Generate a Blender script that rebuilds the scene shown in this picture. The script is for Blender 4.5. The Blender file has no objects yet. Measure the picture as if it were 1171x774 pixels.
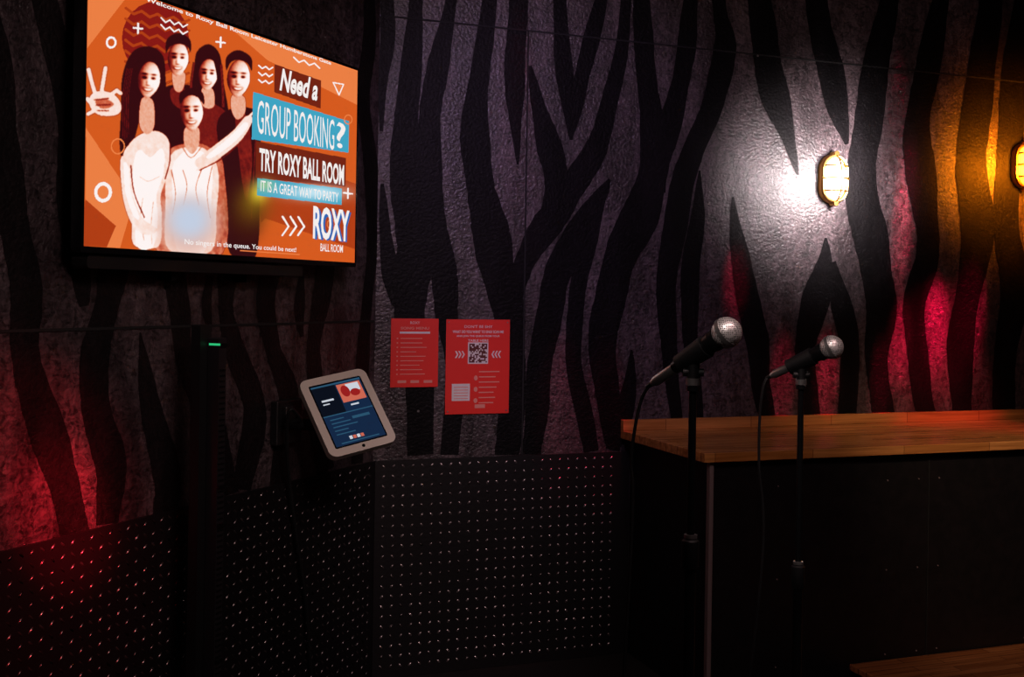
import bpy, bmesh, math, random
import numpy as np
from mathutils import Vector, Matrix
random.seed(4)
scene = bpy.context.scene
try:
    scene.view_settings.view_transform = 'Standard'
except Exception:
    pass

# ------------------------------------------------------------------ calibration
F, CX, CY, ROLL, H = 1250.0, 585.5, 338.0, math.radians(0.9), 1.5
CAM = Vector((0, 0, H))
def ray(u, v):
    dx, dy = u-CX, CY-v
    c, s = math.cos(ROLL), math.sin(ROLL)
    return Vector(((dx*c-dy*s)/F, 1.0, (dx*s+dy*c)/F))
def P(u, v, Y):
    return CAM + ray(u, v)*Y
class Frame:                       # local X right, Y up, Z out of the wall
    def __init__(s, o, ang):
        s.o = Vector(o); a = math.radians(ang)
        s.x = Vector((math.sin(a), math.cos(a), 0)); s.y = Vector((0, 0, 1)); s.n = s.x.cross(s.y)
        s.M = Matrix(((s.x.x, s.y.x, s.n.x, s.o.x), (s.x.y, s.y.y, s.n.y, s.o.y), (s.x.z, s.y.z, s.n.z, s.o.z), (0, 0, 0, 1)))
    def hit(s, u, v, nn=0.0):      # measured photo point -> metres on the wall
        d = ray(u, v)
        t = ((s.o-CAM).dot(s.n)+nn)/d.dot(s.n)
        q = CAM+d*t-s.o
        return (q.dot(s.x), q.dot(s.y))
    def w(s, a, b, c=0.0):
        return s.o+s.x*a+s.y*b+s.n*c
    def loc(s, p):
        q = p-s.o
        return Vector((q.dot(s.x), q.dot(s.y), q.dot(s.n)))
CORNER = (-0.53, 4.25, 0)
FL = Frame(CORNER, 25); FB = Frame(CORNER, 70)
ZW = 0.85

def homog(src, dst):
    A = []; b = []
    for (x, y), (X, Y) in zip(src, dst):
        A.append([x, y, 1, 0, 0, 0, -x*X, -y*X]); b.append(X)
        A.append([0, 0, 0, x, y, 1, -x*Y, -y*Y]); b.append(Y)
    h = np.linalg.solve(np.array(A, float), np.array(b, float))
    def f(x, y):
        w = h[6]*x+h[7]*y+1
        return ((h[0]*x+h[1]*y+h[2])/w, (h[3]*x+h[4]*y+h[5])/w)
    return f

# ------------------------------------------------------------------ materials
def lin(r, g, b):
    f = lambda c: (c/255/12.92) if c/255 <= .04045 else ((c/255+.055)/1.055)**2.4
    return (f(r), f(g), f(b), 1)
def mat(name, col, rough=.5, metal=0., emit=None, es=1., noise=None, bump=0., bscale=40., coat=0., bd=.004):
    m = bpy.data.materials.new(name); m.use_nodes = True
    nt = m.node_tree; b = nt.nodes['Principled BSDF']
    b.inputs['Base Color'].default_value = col if len(col) == 4 else (*col, 1)
    b.inputs['Roughness'].default_value = rough; b.inputs['Metallic'].default_value = metal
    b.inputs['Coat Weight'].default_value = coat
    if emit:
        b.inputs['Emission Color'].default_value = emit if len(emit) == 4 else (*emit, 1)
        b.inputs['Emission Strength'].default_value = es
        b.inputs['Specular IOR Level'].default_value = .12
    tc = nt.nodes.new('ShaderNodeTexCoord')
    n = nt.nodes.new('ShaderNodeTexNoise'); n.inputs['Scale'].default_value = bscale
    n.inputs['Detail'].default_value = 4
    nt.links.new(tc.outputs['Object'], n.inputs['Vector'])
    if bump:
        bp = nt.nodes.new('ShaderNodeBump'); bp.inputs['Strength'].default_value = bump; bp.inputs['Distance'].default_value = bd
        nt.links.new(n.outputs['Fac'], bp.inputs['Height']); nt.links.new(bp.outputs['Normal'], b.inputs['Normal'])
    if noise:
        r = nt.nodes.new('ShaderNodeValToRGB')
        r.color_ramp.elements[0].position = .35; r.color_ramp.elements[1].position = .65
        r.color_ramp.elements[0].color = b.inputs['Base Color'].default_value
        r.color_ramp.elements[1].color = noise if len(noise) == 4 else (*noise, 1)
        nt.links.new(n.outputs['Fac'], r.inputs['Fac']); nt.links.new(r.outputs['Color'], b.inputs['Base Color'])
    return m
def emis(name, rgb, s=1.):
    c = lin(*rgb)
    return mat(name, (0, 0, 0, 1), rough=.35, emit=c, es=s)
def osb(name, c0, c1, rough, bump, spec=.5):
    m = bpy.data.materials.new(name); m.use_nodes = True
    nt = m.node_tree; N = nt.nodes; L = nt.links; b = N['Principled BSDF']
    b.inputs['Specular IOR Level'].default_value = spec
    tc = N.new('ShaderNodeTexCoord')
    nz = N.new('ShaderNodeTexNoise'); nz.inputs['Scale'].default_value = 18
    L.new(tc.outputs['Object'], nz.inputs['Vector'])
    mx = N.new('ShaderNodeVectorMath'); mx.operation = 'MULTIPLY_ADD'
    mx.inputs[1].default_value = (.07, .07, .07)
    L.new(nz.outputs['Color'], mx.inputs[0]); L.new(tc.outputs['Object'], mx.inputs[2])
    mp = N.new('ShaderNodeMapping'); mp.inputs['Scale'].default_value = (120, 34, 30); mp.inputs['Rotation'].default_value = (0, 0, .7)
    L.new(mx.outputs[0], mp.inputs['Vector'])
    v = N.new('ShaderNodeTexVoronoi'); v.inputs['Scale'].default_value = 1.0
    L.new(mp.outputs[0], v.inputs['Vector'])
    mp2 = N.new('ShaderNodeMapping'); mp2.inputs['Scale'].default_value = (36, 130, 30); mp2.inputs['Rotation'].default_value = (0, 0, -.5)
    L.new(mx.outputs[0], mp2.inputs['Vector'])
    v2 = N.new('ShaderNodeTexVoronoi'); v2.inputs['Scale'].default_value = 1.0; L.new(mp2.outputs[0], v2.inputs['Vector'])
    bw = N.new('ShaderNodeRGBToBW'); L.new(v.outputs['Color'], bw.inputs[0])
    bw2 = N.new('ShaderNodeRGBToBW'); L.new(v2.outputs['Color'], bw2.inputs[0])
    ad = N.new('ShaderNodeMath'); ad.operation = 'ADD'; L.new(bw.outputs[0], ad.inputs[0]); L.new(bw2.outputs[0], ad.inputs[1])
    n2 = N.new('ShaderNodeTexNoise'); n2.inputs['Scale'].default_value = 80; n2.inputs['Detail'].default_value = 5
    L.new(tc.outputs['Object'], n2.inputs['Vector'])
    ad2 = N.new('ShaderNodeMath'); ad2.operation = 'MULTIPLY_ADD'; ad2.inputs[1].default_value = 1.3
    L.new(n2.outputs['Fac'], ad2.inputs[0]); L.new(ad.outputs[0], ad2.inputs[2])
    bp = N.new('ShaderNodeBump'); bp.inputs['Strength'].default_value = bump; bp.inputs['Distance'].default_value = .004
    L.new(ad2.outputs[0], bp.inputs['Height']); L.new(bp.outputs['Normal'], b.inputs['Normal'])
    r = N.new('ShaderNodeValToRGB'); r.color_ramp.elements[0].position = .42; r.color_ramp.elements[1].position = .95
    r.color_ramp.elements[0].color = (*c0, 1); r.color_ramp.elements[1].color = (*c1, 1)
    dv = N.new('ShaderNodeMath'); dv.operation = 'DIVIDE'; dv.inputs[1].default_value = 2.4
    L.new(ad2.outputs[0], dv.inputs[0]); L.new(dv.outputs[0], r.inputs['Fac'])
    n3 = N.new('ShaderNodeTexNoise'); n3.inputs['Scale'].default_value = 3.2; n3.inputs['Detail'].default_value = 4; n3.inputs['Roughness'].default_value = .6
    mp3 = N.new('ShaderNodeMapping'); mp3.inputs['Scale'].default_value = (2.2, .5, 1)
    L.new(tc.outputs['Object'], mp3.inputs['Vector']); L.new(mp3.outputs[0], n3.inputs['Vector'])
    r3 = N.new('ShaderNodeValToRGB'); r3.color_ramp.elements[0].position = .38; r3.color_ramp.elements[0].color = (.30, .28, .29, 1); r3.color_ramp.elements[1].position = .66
    L.new(n3.outputs['Fac'], r3.inputs['Fac'])
    ml = N.new('ShaderNodeMix'); ml.data_type = 'RGBA'; ml.blend_type = 'MULTIPLY'; ml.inputs[0].default_value = 1
    L.new(r.outputs['Color'], ml.inputs[6]); L.new(r3.outputs['Color'], ml.inputs[7]); L.new(ml.outputs[2], b.inputs['Base Color'])
    b.inputs['Roughness'].default_value = rough
    return m
def wood(name, ca, cb, cc):
    m = bpy.data.materials.new(name); m.use_nodes = True
    nt = m.node_tree; N = nt.nodes; L = nt.links; b = N['Principled BSDF']
    tc = N.new('ShaderNodeTexCoord')
    br = N.new('ShaderNodeTexBrick'); br.offset = .37
    br.inputs['Scale'].default_value = 1; br.inputs['Brick Width'].default_value = .42; br.inputs['Row Height'].default_value = .045
    br.inputs['Mortar Size'].default_value = .0012
    br.inputs['Color1'].default_value = (*ca, 1); br.inputs['Color2'].default_value = (*cb, 1); br.inputs['Mortar'].default_value = (*cc, 1)
    mp = N.new('ShaderNodeMapping'); mp.inputs['Rotation'].default_value = (math.radians(90), 0, 0)
    L.new(tc.outputs['Object'], mp.inputs['Vector']); L.new(mp.outputs[0], br.inputs['Vector'])
    mp2 = N.new('ShaderNodeMapping'); mp2.inputs['Scale'].default_value = (3, 60, 60)
    L.new(tc.outputs['Object'], mp2.inputs['Vector'])
    n = N.new('ShaderNodeTexNoise'); n.inputs['Scale'].default_value = 1; n.inputs['Detail'].default_value = 5
    L.new(mp2.outputs[0], n.inputs['Vector'])
    mx = N.new('ShaderNodeMix'); mx.data_type = 'RGBA'; mx.blend_type = 'MULTIPLY'; mx.inputs[0].default_value = .8
    L.new(br.outputs['Color'], mx.inputs[6])
    r = N.new('ShaderNodeValToRGB'); r.color_ramp.elements[0].position = .3; r.color_ramp.elements[0].color = (.4, .34, .28, 1); r.color_ramp.elements[1].position = .7
    L.new(n.outputs['Fac'], r.inputs['Fac']); L.new(r.outputs['Color'], mx.inputs[7]); L.new(mx.outputs[2], b.inputs['Base Color'])
    b.inputs['Roughness'].default_value = .26
    return m

M_WALL = osb('painted_osb', (.018, .013, .015), (.130, .094, .102), .37, .85, .7)
M_STRIPE = osb('black_stripe_paint', (.0028, .0023, .0028), (.005, .004, .005), .5, .5, .15)
M_STRIPEL = osb('thin_stripe_paint', (.004, .003, .0035), (.012, .008, .009), .5, .6, .25)
M_GROOVE = mat('panel_joint', (.003, .003, .003), .8)
M_PLATE = mat('black_steel_plate', (.006, .005, .006), .5, .3, bump=.2, bscale=60)
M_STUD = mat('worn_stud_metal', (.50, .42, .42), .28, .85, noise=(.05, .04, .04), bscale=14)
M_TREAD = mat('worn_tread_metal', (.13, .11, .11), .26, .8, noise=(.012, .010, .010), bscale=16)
M_BLACK = mat('black_plastic', (.004, .004, .0045), .5, bump=.05, bscale=300)
M_BLACKG = mat('gloss_black', (.005, .005, .006), .18)
M_METALB = mat('black_metal', (.011, .011, .012), .3, .6, bump=.03, bscale=200)
M_CHROME = mat('brushed_chrome', (.5, .48, .47), .3, .9, bump=.03, bscale=100)
M_TRIM = mat('aluminium_trim', (.28, .21, .21), .5, .4)
M_SILVER = mat('silver_enclosure', (.64, .57, .51), .42, .3, bump=.03, bscale=200)
M_WOOD = wood('butcher_block', (.78, .34, .10), (.56, .21, .052), (.14, .045, .015))
M_FLOORW = wood('stage_boards', (.50, .18, .06), (.32, .10, .03), (.02, .01, .005))
M_FLOOR = mat('dark_floor', (.006, .005, .005), .6, noise=(.010, .008, .008), bump=.2, bscale=30)
M_CEIL = mat('black_ceiling', (.01, .01, .011), .8, bump=.1)
M_DARKW = mat('dark_wall_paint', (.02, .017, .02), .6, bump=.2)
M_PANEL = mat('black_bar_panel', (.004, .0034, .004), .45, bump=.3, bscale=25, noise=(.007, .0055, .0065))
M_BRASS = mat('brass', (.75, .42, .12), .3, 1., bump=.03)

# ------------------------------------------------------------------ mesh builder
class B:
    def __init__(s): s.v = []; s.f = []; s.m = []; s.mats = []
    def mi(s, m):
        if m not in s.mats: s.mats.append(m)
        return s.mats.index(m)
    def add(s, vs, fs, m):
        o = len(s.v); k = s.mi(m)
        s.v += [tuple(v) for v in vs]
        for f in fs: s.f.append([i+o for i in f]); s.m.append(k)
    def box(s, x0, x1, y0, y1, z0, z1, m):
        vs = [(x, y, z) for x in (x0, x1) for y in (y0, y1) for z in (z0, z1)]
        s.add(vs, [(0, 1, 3, 2), (4, 6, 7, 5), (0, 4, 5, 1), (2, 3, 7, 6), (0, 2, 6, 4), (1, 5, 7, 3)], m)
    def prism(s, pts, z0, z1, m, mside=None):
        n = len(pts)
        s.add([(x, y, z1) for x, y in pts], [list(range(n))], m)
        s.add([(x, y, z0) for x, y in pts], [list(range(n))[::-1]], mside or m)
        s.add([(x, y, z0) for x, y in pts]+[(x, y, z1) for x, y in pts], [(i, (i+1) % n, (i+1) % n+n, i+n) for i in range(n)], mside or m)
    def flat(s, pts, z, m):
        s.add([(x, y, z) for x, y in pts], [list(range(len(pts)))], m)
    def tube(s, pts, rad, m, seg=12, cap=True, closed=False):
        pts = [Vector(p) for p in pts]; n = len(pts)
        if not hasattr(rad, '__len__'): rad = [rad]*n
        T = []
        for i in range(n):
            a = pts[(i-1) % n] if (closed or i > 0) else pts[i]
            b = pts[(i+1) % n] if (closed or i < n-1) else pts[i]
            t = (b-a)
            if t.length < 1e-9: t = T[-1] if T else Vector((0, 0, 1))
            T.append(t.normalized())
        up = Vector((0, 0, 1)) if abs(T[0].z) < .9 else Vector((1, 0, 0))
        nn = T[0].cross(up).normalized(); vs = []
        for i in range(n):
            nn = (nn-T[i]*nn.dot(T[i])).normalized(); bb = T[i].cross(nn)
            for k in range(seg):
                a = 2*math.pi*k/seg
                vs.append(pts[i]+(nn*math.cos(a)+bb*math.sin(a))*rad[i])
        fs = []
        for i in range(n if closed else n-1):
            j = (i+1) % n
            for k in range(seg):
                k2 = (k+1) % seg
                fs.append((i*seg+k, i*seg+k2, j*seg+k2, j*seg+k))
        if cap and not closed:
            fs.append(list(range(seg))[::-1]); fs.append([(n-1)*seg+k for k in range(seg)])
        s.add(vs, fs, m)
    def ball(s, c, r, m, seg=24, rings=14):
        c = Vector(c); r = Vector(r) if hasattr(r, '__len__') else Vector((r, r, r))
        vs = [c+Vector((0, 0, r.z))]
        for i in range(1, rings):
            th = math.pi*i/rings
            for k in range(seg):
                a = 2*math.pi*k/seg
                vs.append(c+Vector((r.x*math.sin(th)*math.cos(a), r.y*math.sin(th)*math.sin(a), r.z*math.cos(th))))
        vs.append(c-Vector((0, 0, r.z))); fs = []
        for k in range(seg):
            k2 = (k+1) % seg
            fs.append((0, 1+k, 1+k2))
            for i in range(rings-2):
                fs.append((1+i*seg+k, 1+(i+1)*seg+k, 1+(i+1)*seg+k2, 1+i*seg+k2))
            fs.append((len(vs)-1, 1+(rings-2)*seg+k2, 1+(rings-2)*seg+k))
        s.add(vs, fs, m)
    def build(s, name, parent=None, smooth=False, M=None, bevel=0):
        me = bpy.data.meshes.new(name); me.from_pydata(s.v, [], s.f)
        for m in s.mats: me.materials.append(m)
        me.polygons.foreach_set('material_index', s.m)
        if smooth:
            me.polygons.foreach_set('use_smooth', [True]*len(s.f))
            try: me.set_sharp_from_angle(angle=math.radians(42))
            except Exception: pass
        me.update(); ob = bpy.data.objects.new(name, me); scene.collection.objects.link(ob)
        if parent: ob.parent = parent
        if M is not None: ob.matrix_world = M
        if bevel:
            md = ob.modifiers.new('bevel', 'BEVEL'); md.width = bevel; md.segments = 3; md.limit_method = 'ANGLE'
        return ob
def empty(name, M):
    e = bpy.data.objects.new(name, None); e.empty_display_size = .1
    scene.collection.objects.link(e); e.matrix_world = M
    return e
def text(s, x0, y0, x1, y1, z, m, name, parent, bold=0., shear=0.):
    c = bpy.data.curves.new('t', 'FONT'); c.body = s; c.offset = bold; c.shear = shear; c.resolution_u = 3
    o = bpy.data.objects.new('t', c); scene.collection.objects.link(o)
    bpy.context.view_layer.update()
    me = bpy.data.meshes.new_from_object(o.evaluated_get(bpy.context.evaluated_depsgraph_get()))
    bpy.data.objects.remove(o)
    xs = [v.co.x for v in me.vertices]; ys = [v.co.y for v in me.vertices]
    a0, a1, b0, b1 = min(xs), max(xs), min(ys), max(ys)
    for v in me.vertices:
        v.co = (x0+(v.co.x-a0)/(a1-a0)*(x1-x0), y0+(v.co.y-b0)/(b1-b0)*(y1-y0), z)
    me.materials.clear(); me.materials.append(m)
    ob = bpy.data.objects.new(name, me); scene.collection.objects.link(ob); ob.parent = parent
    return ob
def crom(pts, n=8, closed=False):
    out = []; N = len(pts); P_ = [np.array(p, float) for p in pts]
    rng = range(N if closed else N-1)
    for i in rng:
        if closed: p0, p1, p2, p3 = P_[i-1], P_[i], P_[(i+1) % N], P_[(i+2) % N]
        else: p0, p1, p2, p3 = P_[max(i-1, 0)], P_[i], P_[i+1], P_[min(i+2, N-1)]
        for k in range(n):
            t = k/n
            out.append(.5*((2*p1)+(-p0+p2)*t+(2*p0-5*p1+4*p2-p3)*t*t+(-p0+3*p1-3*p2+p3)*t**3))
    if not closed: out.append(P_[-1])
    return out
def rrect(x0, x1, y0, y1, r, n=6):
    pts = []
    for cx, cy, a0 in ((x1-r, y1-r, 0), (x0+r, y1-r, 90), (x0+r, y0+r, 180), (x1-r, y0+r, 270)):
        for k in range(n+1):
            a = math.radians(a0+90*k/n); pts.append((cx+r*math.cos(a), cy+r*math.sin(a)))
    return pts
def ell(cx, cy, rx, ry, n=24, rot=0):
    c, s = math.cos(rot), math.sin(rot)
    return [(cx+rx*math.cos(2*math.pi*k/n)*c-ry*math.sin(2*math.pi*k/n)*s, cy+rx*math.cos(2*math.pi*k/n)*s+ry*math.sin(2*math.pi*k/n)*c) for k in range(n)]

# ------------------------------------------------------------------ room shell
HC = 3.3
def wall(name, fr, a0, a1, m):
    b = B(); b.box(a0, a1, 0, HC, -.12, 0, m); return b.build(name, M=fr.M)
wall_left = wall('wall_left', FL, -6.2, 0.0, M_WALL)
wall_back = wall('wall_back', FB, 0.0, 6.0, M_WALL)
pA = FB.w(6.0, 0); pB = FL.w(-6.2, 0)
pC = Vector((pA.x+.3, -2.2, 0)); pD = Vector((pB.x, -2.2, 0))
def wallpts(name, p, q):
    d = (q-p); L = d.length; x = d.normalized(); n = x.cross(Vector((0, 0, 1)))
    Mx = Matrix(((x.x, 0, n.x, p.x), (x.y, 0, n.y, p.y), (0, 1, 0, 0), (0, 0, 0, 1)))
    b = B(); b.box(0, L, 0, HC, -.12, 0, M_DARKW); b.build(name, M=Mx)
wallpts('wall_right', pA, pC); wallpts('wall_front', pC, pD); wallpts('wall_side', pD, pB)
out = [FL.w(0, 0), FB.w(6.0, 0), pC, pD, FL.w(-6.2, 0)]
b = B(); b.prism([(p.x, p.y) for p in out], -.1, 0, M_FLOOR); b.build('floor')
b = B(); b.prism([(p.x, p.y) for p in out], HC, HC+.1, M_CEIL); b.build('ceiling')

# ------------------------------------------------------------------ zebra stripes (painted, thin layer on the wall)
def ribbons(fr, strokes, name, parent, zclip, fat, m):
    b = B()
    for si, st in enumerate(strokes):
        pts = []
        for (u, v, wd) in st:
            a, z = fr.hit(u, v)
            a2, _ = fr.hit(u+wd, v)
            pts.append((a, z, (a2-a)/2*fat))
        sm = crom(pts, 8)
        ph = random.uniform(0, 6)
        Lp, Rp = [], []
        for i, p in enumerate(sm):
            q0 = sm[max(i-1, 0)]; q1 = sm[min(i+1, len(sm)-1)]
            t = np.array([q1[0]-q0[0], q1[1]-q0[1]]); t /= (np.linalg.norm(t)+1e-9)
            nrm = np.array([-t[1], t[0]])
            w1 = max(p[2], .001)*(1+.10*math.sin(ph+i*.45)+random.uniform(-.04, .04)); w2 = max(p[2], .001)*(1+.10*math.sin(ph*2+i*.37)+random.uniform(-.04, .04))
            Lp.append((p[0]+nrm[0]*w1, p[1]+nrm[1]*w1)); Rp.append((p[0]-nrm[0]*w2, p[1]-nrm[1]*w2))
        n = len(sm); vs = []
        for l, r in zip(Lp, Rp):
            cl = lambda q: (q[0], min(max(q[1], zclip), HC-.01), .001+si*.00006)
            vs += [cl(l), cl(r)]
        b.add(vs, [(2*i, 2*i+1, 2*i+3, 2*i+2) for i in range(n-1)], m)
    ob = b.build(name); ob.parent = parent
    return ob
back = [
 [(478,-120,10),(476,0,14),(470,80,20),(464,150,28),(467,220,32),(472,290,34),(470,360,30),(478,430,28),(482,520,26)],
 [(530,-120,12),(516,0,12),(500,80,20),(490,150,24),(494,225,22),(505,300,26),(512,360,22),(520,420,20),(515,520,18)],
 [(570,-120,14),(560,0,14),(549,80,20),(543,150,26),(549,210,30),(562,270,34),(574,330,34),(584,370,28),(586,430,26),(580,520,24)],
 [(592,-60,14),(592,0,18),(590,60,20),(588,110,18),(591,160,8),(592,188,2)],
 [(582,345,20),(600,300,22),(622,262,26),(650,222,26),(676,180,22),(694,130,18),(708,70,14),(716,0,10),(720,-80,8)],
 [(606,75,3),(614,115,14),(626,160,22),(636,200,26),(634,240,24)],
 [(636,-60,10),(640,0,14),(643,60,16),(650,115,16),(653,160,3)],
 [(700,-60,8),(688,0,12),(672,60,16),(660,115,14),(653,158,3)],
 [(697,205,3),(684,228,14),(660,262,22),(640,310,26),(627,360,26),(618,420,24),(612,480,22),(608,520,20)],
 [(690,225,6),(672,280,16),(660,340,16),(655,400,16),(664,455,16),(676,517,16)],
 [(728,-100,12),(734,0,16),(737,70,20),(746,140,24),(748,190,30),(732,245,34),(708,300,32),(694,355,30),(690,415,26),(696,465,22),(704,510,16)],
 [(800,-100,10),(790,0,14),(784,60,18),(772,120,20),(757,170,24),(745,215,26)],
 [(722,400,2),(720,440,14),(712,480,16),(700,515,14)],
 [(826,-100,10),(822,0,14),(829,50,20),(818,110,22),(795,165,20),(778,225,24),(766,290,22),(762,350,18),(766,410,16),(774,480,10)],
 [(800,195,2),(797,250,14),(790,310,18),(788,370,16),(795,440,12),(800,500,8)],
 [(862,-80,14),(868,0,22),(876,60,28),(888,115,26),(902,160,14),(912,200,2)],
 [(926,-80,14),(934,0,20),(944,60,26),(958,120,22),(968,165,4)],
 [(838,225,2),(843,280,16),(856,340,22),(866,400,22),(872,450,18),(880,490,12)],
 [(944,272,2),(942,310,20),(928,360,26),(920,410,20),(930,480,14)],
 [(950,300,10),(962,350,20),(972,410,20),(968,480,16)],
 [(1030,-80,12),(1016,0,18),(1002,80,26),(990,150,28),(986,220,30),(998,290,34),(1008,350,28),(1002,410,24),(1010,475,20)],
 [(1090,-80,12),(1076,0,16),(1060,80,24),(1048,150,26),(1056,220,28),(1060,290,22),(1046,350,22),(1050,420,20),(1060,475,18)],
 [(1120,-80,16),(1132,0,22),(1122,90,28),(1110,170,30),(1118,250,32),(1108,330,26),(1098,400,24),(1100,475,20)],
 [(1180,-80,16),(1168,30,22),(1158,110,26),(1150,240,24),(1160,320,28),(1150,400,24),(1148,475,20)],
 [(440,-60,10),(444,30,14),(438,90,10),(436,150,3)],
 [(437,210,3),(440,260,12),(446,310,16),(452,350,6)],
 [(1210,-80,16),(1215,100,22),(1200,300,26),(1205,470,20)],
]
left = [
 [(-40,-60,30),(-10,60,40),(0,160,44),(12,240,36),(30,320,34),(28,400,34),(50,480,36),(75,560,34),(86,620,30)],
 [(40,-60,26),(60,40,30),(75,140,20),(80,240,26),(92,310,24),(96,350,10)],
 [(130,300,34),(122,350,30),(108,410,30),(112,480,34),(128,540,32),(122,600,26)],
 [(160,380,2),(166,430,16),(178,490,26),(192,560,30),(188,590,26)],
 [(200,300,22),(204,350,24),(212,410,20),(240,480,26),(262,570,24)],
 [(262,300,26),(258,350,18),(268,400,20),(290,460,26),(285,520,24),(275,562,22)],
 [(312,300,22),(304,350,20),(312,400,18),(330,450,20),(322,510,20),(318,555,18)],
 [(372,300,22),(366,350,18),(358,400,16),(362,460,18),(372,540,18)],
 [(420,-60,10),(422,40,14),(416,120,14),(424,200,16),(426,270,12),(420,340,12),(414,420,14),(408,530,14)],
 [(240,316,6),(236,345,12),(240,380,4)],
 [(345,312,6),(342,350,12),(345,385,4)],
]
ribbons(FB, back, 'zebra_stripes', wall_back, ZW, 1.16, M_STRIPE)
ribbons(FL, left, 'zebra_stripes', wall_left, ZW, 1.0, M_STRIPEL)

# panel joints
b = B()
zt = FB.hit(650, 40)[1]
b.box(.02, 6, zt-.003, zt+.003, -.001, .0035, M_GROOVE)
a6 = FB.hit(600, 300)[0]
b.box(a6-.003, a6+.003, ZW, zt, -.001, .0035, M_GROOVE)
for (u, v) in ((866,64),(478,470),(652,44),(755,54)):
    a, z = FB.hit(u, v); b.add([(a+.005*math.cos(k*math.pi/4), z+.005*math.sin(k*math.pi/4), .004) for k in range(8)], [list(range(8))], M_CHROME)
b.build('panel_joints').parent = wall_back
b = B(); zs = FL.hit(215, 373)[1]
b.box(-6, -.01, zs-.004, zs+.004, -.001, .0035, M_GROOVE)
b.build('panel_joints').parent = wall_left

# ------------------------------------------------------------------ metal wainscot
def studs(b, a0, a1, z0, z1, pitch, long_, zoff, m):
    nx = int((a1-a0)/pitch); nz = int((z1-z0)/pitch)
    for i in range(nx):
        for j in range(nz):
            ca = a0+(i+.5)*pitch; cz = z1-(j+.6)*pitch
            if long_:
                rx, ry = (.0110, .0036) if long_ == 1 else (.0088, .0046); rot = math.radians(45 if (i+j) % 2 else -45)
            else:
                rx = ry = .0062*random.uniform(.8, 1.15); rot = 0
            o = ell(ca, cz, rx, ry, 8, rot); i_ = ell(ca, cz, rx*.55, ry*.55, 8, rot)
            vs = [(x, y, zoff) for x, y in o]+[(x, y, zoff+.0028) for x, y in i_]+[(ca, cz, zoff+.0036)]
            fs = [(k, (k+1) % 8, (k+1) % 8+8, k+8) for k in range(8)]+[(k+8, (k+1) % 8+8, 16) for k in range(8)]
            b.add(vs, fs, m)
wl = empty('tread_plate_wainscot', FL.M)
b = B(); b.box(-5.9, -.006, 0.001, ZW, 0.001, .012, M_PLATE); b.build('plate', wl)
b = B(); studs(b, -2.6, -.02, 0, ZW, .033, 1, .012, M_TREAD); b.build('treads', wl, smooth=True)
wb = empty('tread_plate_wainscot', FB.M)
b = B(); b.box(.006, 1.10, 0.001, ZW, 0.001, .012, M_PLATE); b.build('plate', wb)
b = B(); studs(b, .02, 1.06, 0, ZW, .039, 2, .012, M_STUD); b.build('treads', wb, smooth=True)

# ------------------------------------------------------------------ television
N0 = .10
aL, zB1 = FL.hit(92, 289, N0); aR, zB2 = FL.hit(407, 305, N0); _, zT = FL.hit(407, 77, N0)
zB = (zB1+zB2)/2
tv = empty('wall_television', FL.M @ Matrix.Translation((aL, zB, 0)))
TW, TH = aR-aL, zT-zB
b = B()
b.prism(rrect(0, TW, 0, TH, .008), N0-.035, N0, M_BLACKG); b.build('bezel', tv, bevel=.002)
b = B(); b.box(.12, TW-.12, .06, TH-.1, N0-.065, N0-.036, M_BLACK); b.build('rear_housing', tv, bevel=.01)
b = B(); b.box(TW*.38, TW*.62, TH*.3, TH*.7, .002, N0-.064, M_METALB); b.build('wall_bracket', tv)
SW0, SW1, SH0, SH1 = .010, TW-.010, .016, TH-.010
quad = [(95,-21),(404,80),(404,300),(94,283)]
rect = [(SW0,SH1),(SW1,SH1),(SW1,SH0),(SW0,SH0)]
h = homog(quad, rect); hinv = homog(rect, quad)
Z = N0+.0006
# picture shown on the screen: procedural drawing stored as per-vertex colour of a fine display grid
NX, NY = 720, 420
gx, gy = np.meshgrid(np.linspace(SW0, SW1, NX), np.linspace(SH0, SH1, NY))
U, V = hinv(gx, gy)
RGB = dict(orange=(208,88,30), lorange=(230,124,66), dorange=(172,60,20), dred=(52,10,14), red=(132,24,20), white=(244,236,234), cyan=(62,160,190), brown=(112,34,18))
img = np.zeros((NY, NX, 3)); img[:] = RGB['orange']
tone = np.zeros((NY, NX)); mask = np.zeros((NY, NX)); fmask = np.zeros((NY, NX))
TN = dict(dred=.08, red=.28, brown=.2, mid=.47, blush=.58, skin=.72, white=.93)
people = [False]
def inside(pts):
    x = np.array([p[0] for p in pts]); y = np.array([p[1] for p in pts]); n = len(pts)
    sel = (U >= x.min()) & (U <= x.max()) & (V >= y.min()) & (V <= y.max())
    uu = U[sel]; vv = V[sel]; c = np.zeros(uu.shape, bool); j = n-1
    for i in range(n):
        if y[i] != y[j]:
            c ^= ((y[i] > vv) != (y[j] > vv)) & (uu < (x[j]-x[i])*(vv-y[i])/(y[j]-y[i])+x[i])
        j = i
    r = np.zeros(U.shape, bool); r[sel] = c
    return r
def shp(pts, m, smooth=False):
    if smooth: pts = crom(pts, 6, True)
    s_ = inside(pts)
    if people[0]: tone[s_] = TN[m]; mask[s_] = 1; fmask[s_] = 0
    else: img[s_] = RGB[m]
def S(m, *pts): shp(list(pts), m, True)
def line(pts, w_, m):
    for i in range(len(pts)-1):
        (x0, y0), (x1, y1) = pts[i], pts[i+1]; L2 = (x1-x0)**2+(y1-y0)**2+1e-9
        t = np.clip(((U-x0)*(x1-x0)+(V-y0)*(y1-y0))/L2, 0, 1)
        s_ = (U-x0-t*(x1-x0))**2+(V-y0-t*(y1-y0))**2 < (w_/2)**2
        if people[0]: tone[s_] = TN[m]; mask[s_] = 1
        else: img[s_] = RGB[m]
def curve(w_, m, *pts): line([tuple(p) for p in crom(pts, 4)], w_, m)
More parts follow.
